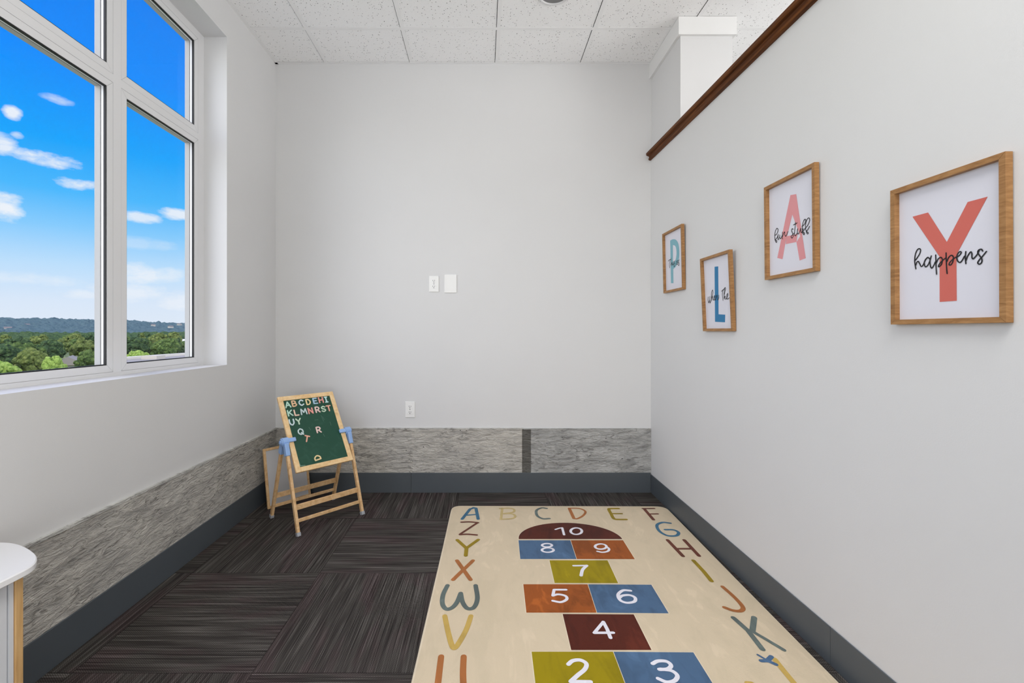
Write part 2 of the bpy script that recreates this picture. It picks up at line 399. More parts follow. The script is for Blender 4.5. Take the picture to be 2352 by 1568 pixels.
# pillar at the end of the partial wall, with its crown band
PX0, PX1, PY = 1.212, 1.53, 2.75
mb = MB(); mb.box((XR+0.0, YB-0.001, 2.455), (XR+0.02, YB, H)); mb.box((PX0, PY, 2.30), (PX1, YB, H)); mb.box((XR+0.121, PY, 0), (PX1, YB, 2.30))
struct(mb.build('wall_pillar', M_wall))
mb = MB(); mb.box((PX0-0.018, PY-0.017, H-0.108), (PX1+0.018, YB, H)); struct(mb.build('trim_2', M_trimw))

# ceiling: dark void, mineral tiles, white grid
mb = MB()
mb.box((XO, YF-0.1, H+0.03), (XE+0.1, YB+0.12, H+0.13), 2)
gx = [0.1+0.6096*k for k in range(-3, 8)]; gy = [2.844-0.6096*k for k in range(0, 10)]
bx = [XL]+[x for x in gx if XL+0.05 < x < XE-0.05]+[XE]; by = [YB]+[y for y in gy if YF+0.05 < y]+[YF]
hw = 0.012
for i in range(len(bx)-1):
    for j in range(len(by)-1):
        mb.box((bx[i]+hw*0.8, by[j+1]+hw*0.8, H+0.003), (bx[i+1]-hw-0.0035, by[j]-hw*0.9, H+0.018), 0)
for x in bx[1:-1]: mb.box((x-hw, YF, H), (x+hw, YB, H+0.002), 1); mb.box((x-0.002, YF, H+0.002), (x+0.002, YB, H+0.03), 1)
for y in by[1:-1]: mb.box((XL, y-hw, H+0.0002), (XE, y+hw, H+0.0021), 1); mb.box((XL, y-0.002, H+0.002), (XE, y+0.002, H+0.03), 1)
mb.box((XL, YF, H-0.001), (XL+0.020, YB, H+0.0005), 1); mb.box((XL, YB-0.020, H-0.001), (XE, YB, H+0.0005), 1)
struct(mb.build('ceiling', [M_tile, M_grid, M_void]))

# concrete curb below the painted wall, and vinyl bases
mb = MB()
mb.box((XL, YF, 0.0), (XL+0.009, YB, 0.452), 0)
mb.box((XL, YF, 0.452), (XL+0.013, YB, 0.4625), 1)
struct(mb.build('trim_3', [M_conc, M_lip]))
mb = MB()
JX = 0.293
mb.box((XL+0.009, YB-0.009, 0), (JX-0.012, YB, 0.455), 0)
mb.box((JX-0.012, YB-0.005, 0), (JX+0.052, YB, 0.452), 2)
mb.box((JX+0.052, YB-0.008, 0), (XR, YB, 0.452), 1)
mb.box((XL+0.009, YB-0.012, 0.455), (JX, YB, 0.462), 3)
mb.box((JX, YB-0.010, 0.452), (XR, YB, 0.459), 1)
struct(mb.build('trim_4', [M_conc, M_conc2, M_concd, M_lip]))
def base(name, x0, x1, y0, y1, h=0.137, seams=()):
    mb = MB(); axis = 0 if x1-x0 > y1-y0 else 1
    lo, hi = (x0, x1) if axis == 0 else (y0, y1)
    cuts = [lo]+sorted(seams)+[hi]
    for a_, b_ in zip(cuts[:-1], cuts[1:]):
        if axis == 0: mb.bbox((a_+0.0004, y0, 0), (b_-0.0004, y1, h), 0.002)
        else: mb.bbox((x0, a_+0.0004, 0), (x1, b_-0.0004, h), 0.002)
    return struct(mb.build(name, M_base))
base('baseboard_left', XL+0.009, XL+0.015, YF, YB-0.015, 0.140)
base('baseboard_back', XL+0.009, XR-0.006, YB-0.015, YB-0.009, 0.143, ((945-CX)/F*YB,))
base('baseboard_right', XR-0.005, XR, YF, YB-0.010, 0.132, (1.206*F/(1910-CX),))

# ------------------------------------------------------------------ window
XW = -1.6218
win = empty('window_1', (XW, 1.3, WZ0)); win['kind'] = 'structure'
panes_y = [(0.113, 0.594), (0.700, 1.936), (2.042, 2.523)]; panes_z = [(1.008, 2.2147), (2.313, 2.790)]
def to_win(mb, name, m): 
    o = mb.build(name, m); o.parent = win; o.matrix_parent_inverse = win.matrix_world.inverted(); return o
mb = MB()
def grid_frame(mb, x0, x1, grow, mi=0):
    ys = [WY0]+[v for p in panes_y for v in (p[0]-grow, p[1]+grow)]+[WY1]
    zs = [WZ0]+[v for p in panes_z for v in (p[0]-grow, p[1]+grow)]+[WZ1]
    for i in range(0, len(ys), 2): mb.box((x0, ys[i], WZ0), (x1, ys[i+1], WZ1), mi)
    for j in range(0, len(zs), 2):
        for i in range(1, len(ys)-1, 2): mb.box((x0, ys[i], zs[j]), (x1, ys[i+1], zs[j+1]), mi)
grid_frame(mb, XW-0.012, XW-0.004, 0.004)
grid_frame(mb, XW-0.026, XW-0.013, 0.0)
grid_frame(mb, XW-0.029, XW-0.026, 0.004, 1)
grid_frame(mb, XW-0.054, XW-0.029, -0.001, 2)
to_win(mb, 'window_frame', [M_white, M_groove, mat('grey_outer_frame', (168, 168, 166), 0.5)])  # outermost frame layer is plain grey
def mitred(mb, y0, y1, z0, z1, w, xa, xb, gap=0.0006, mi=0):
    """picture-frame ring of mitred bars in a plane of constant x; w is the outward width"""
    Y0, Y1, Z0, Z1 = y0-w, y1+w, z0-w, z1+w; g2 = gap
    for pts in ([(Y0+g2, Z0), (Y1-g2, Z0), (y1-g2, z0), (y0+g2, z0)], [(Y1, Z0+g2), (Y1, Z1-g2), (y1, z1-g2), (y1, z0+g2)],
                [(Y1-g2, Z1), (Y0+g2, Z1), (y0+g2, z1), (y1-g2, z1)], [(Y0, Z1-g2), (Y0, Z0+g2), (y0, z0+g2), (y0, z1-g2)]):
        mb.prism(pts, xa, xb, 0, mi)
mb = MB()
for py_ in panes_y:
    for pz in panes_z: mitred(mb, *py_, *pz, 0.030, XW-0.004, XW)
to_win(mb, 'glazing_bead', M_white)
mb = MB()
# flat faces of frame between the beads
ys = [WY0]+[v for p in panes_y for v in (p[0]-0.0312, p[1]+0.0312)]+[WY1]
zs = [WZ0]+[v for p in panes_z for v in (p[0]-0.0312, p[1]+0.0312)]+[WZ1]
for i in range(0, len(ys), 2): mb.box((XW-0.004, ys[i], WZ0), (XW+0.0005, ys[i+1], WZ1))
for j in range(0, len(zs), 2):
    for i in range(1, len(ys)-1, 2): mb.box((XW-0.004, ys[i], zs[j]), (XW+0.0005, ys[i+1], zs[j+1]))
to_win(mb, 'window_frame_face', M_white)
for py_ in panes_y:
    for pz in panes_z:
        mb = MB(); mitred(mb, py_[0]+0.0045, py_[1]-0.0045, pz[0]+0.0045, pz[1]-0.0045, 0.0055, XW-0.0125, XW-0.003, 0)
        to_win(mb, 'gasket', M_black)
        mb = MB(); mb.box((XW-0.0105, py_[0]+0.001, pz[0]+0.001), (XW-0.0065, py_[1]-0.001, pz[1]-0.001)); to_win(mb, 'pane', M_glass)

# ------------------------------------------------------------------ ceiling downlight
M_can = mat('grey_reflector', (128, 128, 128), 0.35, 0.3)
t = tag(empty('downlight', (0.408, 2.538, H)), 'round recessed ceiling downlight with white trim ring, switched off', 'light')
def lathe(mb, pr, n=48, mi=0, c=(0, 0, 0)):
    m = len(pr); vs = [(c[0]+r*math.cos(2*math.pi*i/n), c[1]+r*math.sin(2*math.pi*i/n), c[2]+z) for i in range(n) for r, z in pr]
    mb.add(vs, [(i*m+j, ((i+1) % n)*m+j, ((i+1) % n)*m+j+1, i*m+j+1) for i in range(n) for j in range(m-1)], mi)
mb = MB(); lathe(mb, [(0.084, 0.002), (0.086, -0.006), (0.094, -0.006), (0.100, 0.0), (0.100, 0.003), (0.084, 0.002)]); mb.build('trim_ring', M_white, t, True)
mb = MB(); lathe(mb, [(0.0845, 0.0), (0.080, 0.001), (0.05, 0.0025), (0.0, 0.003)]); mb.build('reflector', M_can, t, True)

# ------------------------------------------------------------------ wall plates on the back wall
M_plate = mat('white_plate', (240, 240, 238), 0.35)
def plate(name, px, py, w, h, label, kind):
    X = (px-CX)/F*YB; Z = EYE+(CY-py)/F*YB
    t = tag(empty(name, (X, YB, Z)), label, 'outlet' if kind else 'wall plate')
    mb = MB(); mb.bbox((-w/2, -0.0065, -h/2), (w/2, 0, h/2), 0.003, seg=3); mb.build('cover_plate', M_plate, t, False)
    if kind:
        for s_ in (1, -1):
            mb = MB(); pts = [(0.0175*math.cos(a)*1.0, s_*0.0205+max(-0.0135, min(0.0135, 0.0175*math.sin(a)))) for a in [2*math.pi*k/32 for k in range(32)]]
            mb.prism(pts, -0.0085, -0.006, 1); r = mb.build('receptacle', M_plate, t)
            mb = MB(); c = s_*0.0205
            for sx_, hh in ((-0.0065, 0.0085), (0.0065, 0.0070)): mb.box((sx_-0.0013, -0.0089, c+0.0035-hh/2), (sx_+0.0013, -0.0084, c+0.0035+hh/2))
            mb.cyl((0, -0.0089, c-0.0075), (0, -0.0084, c-0.0075), 0.0028, n=12)
            mb.build('slot', M_black, r)
        mb = MB(); mb.cyl((0, -0.0078, 0), (0, -0.006, 0), 0.0032, n=16); mb.build('screw', M_metal, t)
    else:
        for s_ in (1, -1):
            mb = MB(); mb.cyl((0, -0.0074, s_*0.042), (0, -0.006, s_*0.042), 0.0028, n=16); mb.build('screw', M_plate, t)
    return t
plate('wall_outlet', 996.7, 652, 0.070, 0.114, 'white duplex power outlet high on back wall beside blank plate', 1)
plate('blank_wall_plate', 1035, 651.5, 0.088, 0.130, 'white blank cover plate, screws only, high on back wall', 0)
plate('wall_outlet', 942, 940, 0.070, 0.114, 'white duplex power outlet low on back wall above the concrete strip', 1)

# ------------------------------------------------------------------ rug
mb = MB(); I4 = Matrix.Identity(4)
TH = 0.011
def rnd(P, r, n=6):
    out = []
    for i, p in enumerate(P):
        p = Vector(p); a = Vector(P[i-1])-p; b = Vector(P[(i+1) % len(P)])-p
        if r[i] <= 0: out.append(tuple(p)); continue
        pa = p+a.normalized()*r[i]; pb = p+b.normalized()*r[i]
        for k in range(n+1):
            t = k/n; out.append(tuple(pa*(1-t)**2+p*2*t*(1-t)+pb*t*t))
    return out
outl = rnd([(-0.203, 2.945), (-0.213, 2.4), (-0.2346, 1.474), (-0.262, 0.50), (1.142, 0.46), (1.163, 1.474), (1.174, 2.07), (1.194, 2.935)], [0.07, 0, 0, 0.07, 0.07, 0, 0, 0.07])
cc_ = Vector((sum(p[0] for p in outl)/len(outl), sum(p[1] for p in outl)/len(outl)))
def inset(P, d):
    res = []
    n = len(P)
    for i in range(n):
        a = (Vector(P[i])-Vector(P[i-1])); b = (Vector(P[(i+1) % n])-Vector(P[i]))
        nn = (Vector((-a.y, a.x)).normalized()+Vector((-b.y, b.x)).normalized()).normalized()
        q1 = Vector(P[i])+nn*d; q2 = Vector(P[i])-nn*d
        res.append(tuple(q1 if (q1-cc_).length < (q2-cc_).length else q2))
    return res
i1, i2 = inset(outl, 0.003), inset(outl, 0.008); n = len(outl)
vs = [(*p, 0.0005) for p in outl]+[(*p, 0.006) for p in outl]+[(*p, TH-0.001) for p in i1]+[(*p, TH) for p in i2]
fs = [tuple(range(n))]
for k in range(3): fs += [(k*n+i, k*n+(i+1) % n, (k+1)*n+(i+1) % n, (k+1)*n+i) for i in range(n)]
mb.add(vs, fs, 13); mb.add([(*p, TH) for p in i2], [tuple(range(n))], 0)
RN = ['cream', 'blue', 'orange', 'brown', 'mustard', 'white', 'lblue', 'tan', 'sage', 'terra', 'lbrown', 'olive', 'gold', 'edge']
ri = {k: i for i, k in enumerate(RN)}
def c4(x, y): p = ray_local(I4, 940+x/3.36, 1130+y/3.36, 2, TH); return (p.x, p.y)
def c5(x, y): p = ray_local(I4, 1440+x/3.36, 1130+y/3.36, 2, TH); return (p.x, p.y)
def fl(x, y, h, z=TH+0.0008): return (x, y, z)
def rs(P, w, col, conv=c4, curve=True, closed=False, lay=2):
    Q = [conv(*p) for p in P]
    if curve and len(Q) > 2: Q = catmull(Q, 7, closed)
    stroke(mb, Q, w, lambda x, y, h: (x, y, TH+0.0004*lay+h), ri[col])
def rl(P, w, col, conv=c4): rs(P, w, col, conv, False)
LW = 0.0205
rl([(408, 208), (470, 130), (500, 122)], LW, 'lblue'); rl([(495, 120), (515, 124), (532, 208)], LW, 'lblue'); rl([(445, 178), (522, 172)], .0155, 'lblue')
rl([(718, 124), (708, 209)], .0165, 'tan'); rs([(700, 126), (770, 124), (808, 134), (800, 155), (725, 166)], .0155, 'tan'); rs([(725, 166), (795, 168), (818, 187), (790, 204), (705, 210)], .0155, 'tan')
rs([(1060, 126), (1022, 122), (982, 142), (988, 182), (1030, 205), (1082, 204)], .018, 'sage')
rl([(1235, 126), (1270, 202)], LW, 'terra'); rs([(1232, 124), (1310, 126), (1358, 148), (1345, 178), (1300, 204), (1268, 204)], .015, 'terra')
rs([(1615, 127), (1560, 127), (1540, 132), (1556, 165), (1580, 205), (1620, 211), (1675, 211)], LW, 'olive'); rl([(1565, 166), (1640, 166)], .0155, 'olive')
rl([(1890, 126), (1802, 127)], .0165, 'lbrown'); rl([(1812, 128), (1885, 213)], LW, 'lbrown'); rl([(1850, 169), (1918, 168)], .0155, 'lbrown')
rs([(403, 232), (470, 230), (530, 236)], .0165, 'lbrown'); rl([(527, 236), (392, 325)], .0155, 'lbrown'); rs([(392, 328), (450, 325), (520, 331)], .0165, 'lbrown')
rl([(370, 369), (440, 432)], LW, 'olive'); rl([(533, 367), (442, 432), (436, 490)], LW, 'olive')
rl([(368, 528), (473, 676)], LW, 'terra'); rl([(492, 528), (338, 676)], LW, 'terra')
rs([(295, 720), (262, 790), (256, 860), (285, 902), (330, 892), (368, 850), (397, 780)], LW, 'sage'); rs([(397, 780), (412, 850), (450, 898), (500, 888), (526, 820), (512, 720)], LW, 'sage')
rs([(274, 956), (300, 1080), (328, 1180), (350, 1203), (385, 1160), (440, 1060), (476, 956)], LW, 'gold')
rs([(246, 1270), (228, 1420), (215, 1560), (240, 1690), (330, 1740), (410, 1680), (420, 1560), (415, 1400), (420, 1270)], LW*1.05, 'terra')
rs([(2015, 240), (1955, 234), (1912, 255), (1930, 300), (1990, 335), (2060, 336), (2078, 312), (2040, 292), (1975, 290)], .018, 'lblue')
rl([(1994, 370), (2112, 494)], LW, 'lbrown'); rl([(2122, 370), (2236, 492)], LW, 'lbrown'); rl([(2055, 437), (2180, 437)], .0165, 'lbrown')
rl([(2193, 528), (2270, 610), (2332, 686)], LW, 'olive')
rs([(738, 730), (830, 812), (893, 885), (880, 916), (820, 914), (752, 890)], .018, 'terra', c5)
rl([(822, 970), (935, 1070), (1045, 1212)], LW, 'sage', c5); rl([(982, 968), (968, 1075)], .021, 'sage', c5); rl([(960, 1070), (1080, 1140), (1210, 1218)], .0165, 'sage', c5)
rl([(1140, 1290), (1215, 1385), (1290, 1475), (1330, 1530)], .020, 'gold', c5)
rl([(1010, 1256), (1085, 1300)], .009, 'blue', c5); rl([(1035, 1302), (1085, 1302), (1150, 1330)], .015, 'blue', c5); rl([(1085, 1300), (1115, 1270)], .016, 'blue', c5)
rl([(930, 1475), (965, 1478)], .018, 'gold', c5)
# hopscotch boxes
def quad(a, b, c, d, col): mb.add([(*p, TH+0.0004) for p in (a, b, c, d)], [(0, 1, 2, 3)], ri[col])
def quad_b(a, b, c, d, col):
    """filled box inside a thin pale border"""
    A = [Vector(p) for p in (a, b, c, d)]; m = sum(A, Vector((0, 0)))/4
    LAY[0] += 1; mb.add([(*(p+(p-m).normalized()*0.004), TH+0.0001+1.2e-5*(LAY[0] % 12)) for p in A], [(0, 1, 2, 3)], 13)
    quad(*[tuple(p) for p in A], col)
quad_b(c4(843, 371), c4(1243, 371), c4(1290, 516), c4(857, 516), 'blue'); quad_b(c4(1247, 371), c4(1650, 371), c4(1741, 517), c4(1294, 516), 'orange')
quad_b(c4(1082, 526), c4(1530, 526), c4(1612, 702), c4(1122, 701), 'mustard')
quad_b(c4(880, 710), c4(1376, 711), c4(1446, 930), c4(904, 930), 'orange'); quad_b(c4(1380, 711), c4(1868, 714), c4(2002, 935), c4(1450, 930), 'blue')
quad_b(c4(1184, 940), c4(1732, 943), c4(1870, 1218), c4(1250, 1218), 'brown')
def ext(a, b, l=0.208):     # down the rug along the direction of its left edge
    d = Vector((-0.022, -1.0)).normalized()*l
    return (a[0]+d.x, a[1]+d.y), (b[0]+d.x, b[1]+d.y)
a, b = c4(944, 1231), c4(1572, 1231); e1, e2 = ext(a, b); quad_b(a, b, e2, e1, 'mustard')
a, b = c4(1577, 1231), c4(2192, 1236); e1, e2 = ext(a, b); quad_b(a, b, e2, e1, 'blue')
pa, pb, pt = Vector(c4(845, 362)), Vector(c4(1645, 362)), Vector(c4(1195, 236))
m_ = (pa+pb)/2; up = Vector((0, 1))*(pt.y-m_.y); rt = (pb-pa)/2
arc = [m_+rt*math.cos(math.pi*k/40)+up*math.sin(math.pi*k/40) for k in range(41)]
mb.add([(p.x, p.y, TH+0.0004) for p in arc], [tuple(range(41))], ri['brown'])
arc2 = [m_+rt*1.015*math.cos(math.pi*k/40)+up*1.03*math.sin(math.pi*k/40)-Vector((0, 0.003)) for k in range(41)]
mb.add([(p.x, p.y, TH+0.0002) for p in arc2], [tuple(range(41))], 13)
def dg(P, w=.0135, curve=True, closed=False): rs(P, w, 'white', c4, curve, closed, 3)
def ell(cx, cy, rx, ry): return [(cx+rx*math.cos(t), cy+ry*math.sin(t)) for t in [2*math.pi*k/14 for k in range(14)]]
dg([(1128, 289), (1160, 279), (1182, 277)], .012); dg([(1180, 276), (1195, 330)], .014, False); dg(ell(1289, 302, 43, 25), .015, closed=True)
dg(ell(1063, 411, 38, 13), closed=True); dg(ell(1069, 448, 45, 17), closed=True)
dg(ell(1478, 421, 44, 20), .014, closed=True); dg([(1522, 421), (1542, 440), (1530, 458), (1490, 465), (1452, 458)], .013)
dg([(1268, 569), (1372, 568)], .013, False); dg([(1370, 568), (1338, 600), (1326, 645)], .016)
dg([(1210, 754), (1118, 754)], .0135, False); dg([(1118, 754), (1108, 800)], .0135, False); dg([(1108, 800), (1150, 790), (1205, 802), (1215, 828), (1170, 850), (1108, 840)], .0135)
dg([(1708, 762), (1650, 760), (1612, 792), (1628, 835), (1680, 855), (1738, 845), (1742, 815), (1700, 796), (1645, 800), (1620, 818)], .0145)
dg([(1553, 1125), (1528, 1060), (1498, 1003)], .0145, False); dg([(1498, 1003), (1428, 1087)], .013, False); dg([(1428, 1087), (1575, 1086)], .0135, False)
dg([(1228, 1330), (1262, 1303), (1320, 1298), (1366, 1325), (1355, 1368), (1300, 1415), (1248, 1462)], .0155); dg([(1246, 1464), (1400, 1466)], .015, False)
dg([(1878, 1325), (1920, 1305), (1985, 1308), (2020, 1338), (1995, 1366), (1930, 1370)], .0145); dg([(1940, 1368), (2020, 1378), (2068, 1415), (2050, 1455), (1990, 1468), (1920, 1440)], .0145)
mb.keep = True
rug = mb.build('play_rug', [R[k] for k in RN]); tag(rug, 'cream alphabet and hopscotch rug on the dark carpet by right wall', 'rug')
import bmesh as _b
bm = bmesh.new(); bm.from_mesh(rug.data)
for f in bm.faces:
    if f.normal.z < -0.5 and f.calc_center_median().z > 0.003: f.normal_flip()
bm.to_mesh(rug.data); bm.free()

# ------------------------------------------------------------------ framed letter prints
M_paper = mat('print_paper', (222, 222, 232), 0.35)
M_ink = mat('black_ink', (12, 12, 18), 0.5)
PW, PH, PD = 0.288, 0.389, 0.018
def picture(name, yc, zc, tilt, letter_col, draw, label):
    """local axes: x along the wall towards the camera, y into the wall, z up; leans out at the top by tilt"""
    base_ = Matrix.Translation((XR-0.0005, yc, zc-PH/2)) @ Matrix.Rotation(-math.pi/2, 4, 'Z') @ Matrix.Rotation(tilt, 4, 'X') @ Matrix.Translation((0, 0, PH/2))
    t = tag(empty(name, base_), label, 'picture', 'framed letter prints on the right wall')
    # back board, print and frame
    mb = MB(); ww = 0.0135
    a, b = PW/2, PH/2
    for pts in ([(-a, -b), (a, -b), (a-ww, -b+ww), (-a+ww, -b+ww)], [(a, -b), (a, b), (a-ww, b-ww), (a-ww, -b+ww)],
                [(a, b), (-a, b), (-a+ww, b-ww), (a-ww, b-ww)], [(-a, b), (-a, -b), (-a+ww, -b+ww), (-a+ww, b-ww)]):
        c = (sum(p[0] for p in pts)/4, sum(p[1] for p in pts)/4)
        pts = [(p[0]+(c[0]-p[0])*0.002, p[1]+(c[1]-p[1])*0.002) for p in pts]
        mb.prism(pts, -PD, -0.001, 1)
    mb.build('picture_frame', M_oak, t)
    mb = MB(); ly = -0.0040
    mb.box((-a+ww*0.8, ly, -b+ww*0.8), (a-ww*0.8, -0.001, b-ww*0.8), 0)
    def at(px, py): p = ray_local(base_, px, py, 1, ly); return (p.x, p.z)
    def place(x, z, h): return (x, ly-0.0005, z)
    draw(mb, at, place)
    mb.keep = True
    o = mb.build('letter_print', [M_paper, mat(name+'_letter_ink', letter_col, 0.45), M_ink], t)
    bm = bmesh.new(); bm.from_mesh(o.data)
    for f in bm.faces:
        if abs(f.normal.y) > 0.9 and f.calc_center_median().y < ly+1e-5 and f.normal.y > 0: f.normal_flip()
    bm.to_mesh(o.data); bm.free()
def fill(mb, pts, place, mi=1):
    mb.add([place(*p, 0) for p in pts], [tuple(range(len(pts)))], mi)
def script(mb, at, segs, w, org, sc_):
    for P in segs:
        Q = [at(org[0]+x/sc_, org[1]+y/sc_) for x, y in P]
        if len(Q) > 2: Q = catmull(Q, 6)
        stroke(mb, Q, w, lambda x, z, h: (x, -0.0040-0.0010-h, z), 2)
def drawY(mb, at, place):
    A = lambda x, y: at(2000+x/3.409, 320+y/3.409)
    fill(mb, [A(328, 605), A(450, 572), A(597, 803), A(672, 905), A(540, 918)], place)
    fill(mb, [A(597, 803), A(760, 490), A(917, 448), A(672, 905)], place)
    fill(mb, [A(540, 918), A(672, 905), A(675, 1263), A(541, 1272)], place)
    script(mb, at, [
        [(288, 790), (270, 690), (255, 560), (275, 400), (320, 285), (375, 245), (415, 280), (390, 380), (330, 480), (275, 555)],
        [(285, 690), (315, 610), (355, 590), (390, 650), (430, 725), (480, 690), (540, 560), (605, 480), (660, 520)],
        [(605, 480), (545, 540), (515, 630), (545, 735), (610, 690), (670, 560), (705, 440)], [(705, 440), (670, 560), (680, 700), (715, 770), (770, 700), (815, 600)],
        [(822, 415), (830, 600), (835, 760), (848, 935)], [(845, 620), (885, 530), (950, 480), (1000, 520), (990, 640), (940, 715), (900, 730), (915, 670), (1000, 570), (1090, 500)],
        [(1103, 360), (1110, 560), (1120, 760), (1133, 915)], [(1130, 590), (1170, 490), (1240, 425), (1300, 470), (1285, 600), (1235, 680), (1185, 675), (1210, 610), (1300, 520), (1380, 470)],
        [(1380, 475), (1460, 430), (1515, 350), (1475, 325), (1415, 390), (1395, 480), (1420, 580), (1480, 618), (1540, 560), (1600, 450)],
        [(1637, 325), (1625, 480), (1640, 650)], [(1645, 560), (1690, 440), (1765, 335), (1800, 370), (1805, 480), (1835, 520), (1890, 470), (1950, 390), (1995, 300)],
        [(2095, 310), (2060, 262), (1990, 280), (1960, 345), (2010, 430), (2070, 520), (2070, 610), (2005, 665), (1960, 625), (2000, 550), (2080, 460), (2195, 320)]], .0032, (2080, 550), 11.76)
picture('framed_picture', (1.0235+1.30)/2, 1.3695, 0.004, (207, 104, 92), drawY, 'oak framed letter Y print in coral red with script word happens')
def drawA(mb, at, place):
    A = lambda x, y: at(1480+x/3.41, 340+y/3.41)
    fill(mb, [A(1145, 368), A(1190, 360), A(1265, 862), A(1217, 880), A(1192, 735), A(1222, 690), A(1160, 520)], place)
    fill(mb, [A(1145, 368), A(1160, 520), A(1105, 745), A(1083, 870), A(1042, 860)], place)
    fill(mb, [A(1118, 690), A(1200, 672), A(1192, 735), A(1108, 752)], place)
    script(mb, at, [
        [(265, 960), (330, 920), (395, 760), (350, 680), (290, 780), (260, 950), (270, 1130), (320, 1245), (345, 1190), (290, 1130), (350, 1060), (400, 930)],
        [(400, 920), (385, 1050), (405, 1140), (460, 1010)], [(460, 950), (465, 1050), (510, 1090), (560, 960)], [(570, 830), (560, 1000), (575, 1110)],
        [(580, 1000), (620, 870), (660, 830), (665, 930), (700, 1000), (750, 920), (790, 810)],
        [(1000, 720), (955, 700), (935, 780), (975, 880), (1000, 1000), (950, 1070), (915, 1010), (980, 930), (1040, 870)], [(1090, 440), (1075, 640), (1050, 900), (1090, 980), (1150, 880)], [(1015, 545), (1085, 505), (1160, 465)],
        [(1180, 690), (1165, 830), (1190, 910), (1250, 830), (1300, 680)], [(1305, 680), (1300, 800), (1340, 850), (1400, 700)],
        [(1350, 600), (1450, 520), (1500, 370), (1465, 320), (1400, 430), (1365, 650), (1370, 820), (1430, 940), (1455, 870), (1390, 830), (1460, 700)],
        [(1460, 700), (1580, 560), (1660, 350), (1620, 265), (1545, 340), (1500, 500), (1495, 700), (1560, 900), (1605, 860), (1520, 800), (1580, 740), (1655, 600)]], .0030, (1765, 485), 17.42)
picture('framed_picture', (1.6085+1.898)/2-0.008, 1.3705+PH/2, 0.010, (222, 148, 152), drawA, 'oak framed letter A print in pink with script words fun stuff')
def drawL(mb, at, place):
    A = lambda x, y: at(1610+x/9.8, 600+y/9.8)
    fill(mb, [A(308, 122), A(390, 113), A(398, 1190), A(318, 1360)], place)
    fill(mb, [A(398, 1190), A(548, 1200), A(543, 1370), A(318, 1360)], place)
    script(mb, at, [
        [(165, 800), (162, 880), (175, 930), (200, 860), (205, 790)], [(205, 800), (200, 890), (210, 935), (240, 840)], [(240, 830), (275, 700), (262, 645), (240, 720), (238, 880)], [(240, 860), (262, 790), (270, 860), (285, 870), (305, 820), (310, 770), (295, 800), (305, 870), (335, 840)],
        [(335, 770), (335, 870)], [(338, 850), (365, 760), (375, 800), (385, 870), (405, 810), (405, 760)],
        [(490, 640), (485, 760), (500, 880)], [(470, 670), (500, 650), (540, 600)], [(525, 850), (522, 740), (530, 640), (545, 590), (555, 620), (530, 740)], [(525, 850), (545, 780), (560, 850), (580, 830), (610, 760), (605, 720), (585, 770), (595, 850), (640, 820)]], .0036, (1610, 600), 9.8)
picture('framed_picture', (2.158+2.4514)/2-0.029, 1.156+PH/2, 0.044, (10, 118, 170), drawL, 'oak framed letter L print in deep blue with script words when the')
def drawP(mb, at, place):
    A = lambda x, y: at(1520+x/13.07, 540+y/13.07)
    out = [A(355, 120), A(420, 135), A(480, 210), A(515, 330), A(528, 500), A(518, 680), A(470, 850), (A(400, 970)), A(345, 1010)]
    inn = [A(350, 295), A(390, 310), A(420, 350), A(438, 430), A(445, 530), A(438, 640), A(415, 740), A(375, 810), A(338, 830)]
    o2, i2_ = catmull(out, 4), catmull(inn, 4)
    for k in range(len(o2)-1): fill(mb, [tuple(o2[k]), tuple(o2[k+1]), tuple(i2_[k+1]), tuple(i2_[k])], place)
    fill(mb, [A(255, 165), A(290, 138), A(325, 125), A(358, 119), A(352, 296), A(335, 300), A(336, 830), A(345, 1010), A(352, 1440), A(278, 1440)], place)
    script(mb, at, [
        [(200, 775), (245, 735), (285, 740)], [(240, 770), (232, 880), (245, 980)], [(290, 680), (275, 800), (278, 930)], [(280, 900), (310, 820), (320, 900), (345, 850)], [(350, 790), (345, 890), (375, 850)], [(395, 770), (370, 810), (400, 860), (385, 940), (365, 920)],
        [(440, 770), (440, 860), (465, 870)], [(490, 750), (460, 790), (495, 840), (478, 880)], [(530, 735), (500, 790), (530, 850), (515, 910), (500, 890)]], .0042, (1520, 540), 13.07)
picture('framed_picture', (2.67+2.964)/2-0.011, 1.404+PH/2, 0.022, (122, 178, 192), drawP, 'oak framed letter P print in pale teal, nearest the far corner')

# ------------------------------------------------------------------ easel
M_blue = mat('light_blue_plastic', (150, 184, 232), 0.35)
M_foot = mat('clear_grey_plastic', (168, 170, 176), 0.25)
M_chalk = mat('green_chalkboard', (16, 74, 54), 0.55)
q = NB(M_chalk); v = q.coord((1, 1, 1), True)
n1 = q.noise(v, 14, 4, 0.6, 1.0); sm = q.math('MULTIPLY', q.math('SUBTRACT', n1, 0.52, True), 0.9)
q.col(q.mix(sm, (14, 72, 52), (70, 112, 98)))
EM = Matrix.Translation((-1.0335, 2.802, 0)) @ Matrix.Rotation(math.atan2(.729, .684), 4, 'Z')
easel = tag(empty('easel', EM), 'small wooden easel with green chalkboard and light blue hinges', 'easel')
HW, HD, PZ = 0.205, 0.187, 0.500
def bar(p0, p1, w, d, xdir=Vector((1, 0, 0))):
    """matrix whose z runs p0->p1, returns (matrix, length)"""
    z = (p1-p0); l = z.length; z = z.normalized(); x = (xdir-z*xdir.dot(z)).normalized(); y = z.cross(x)
    M = Matrix((x, y, z)).transposed().to_4x4(); M.translation = p0; return M, l
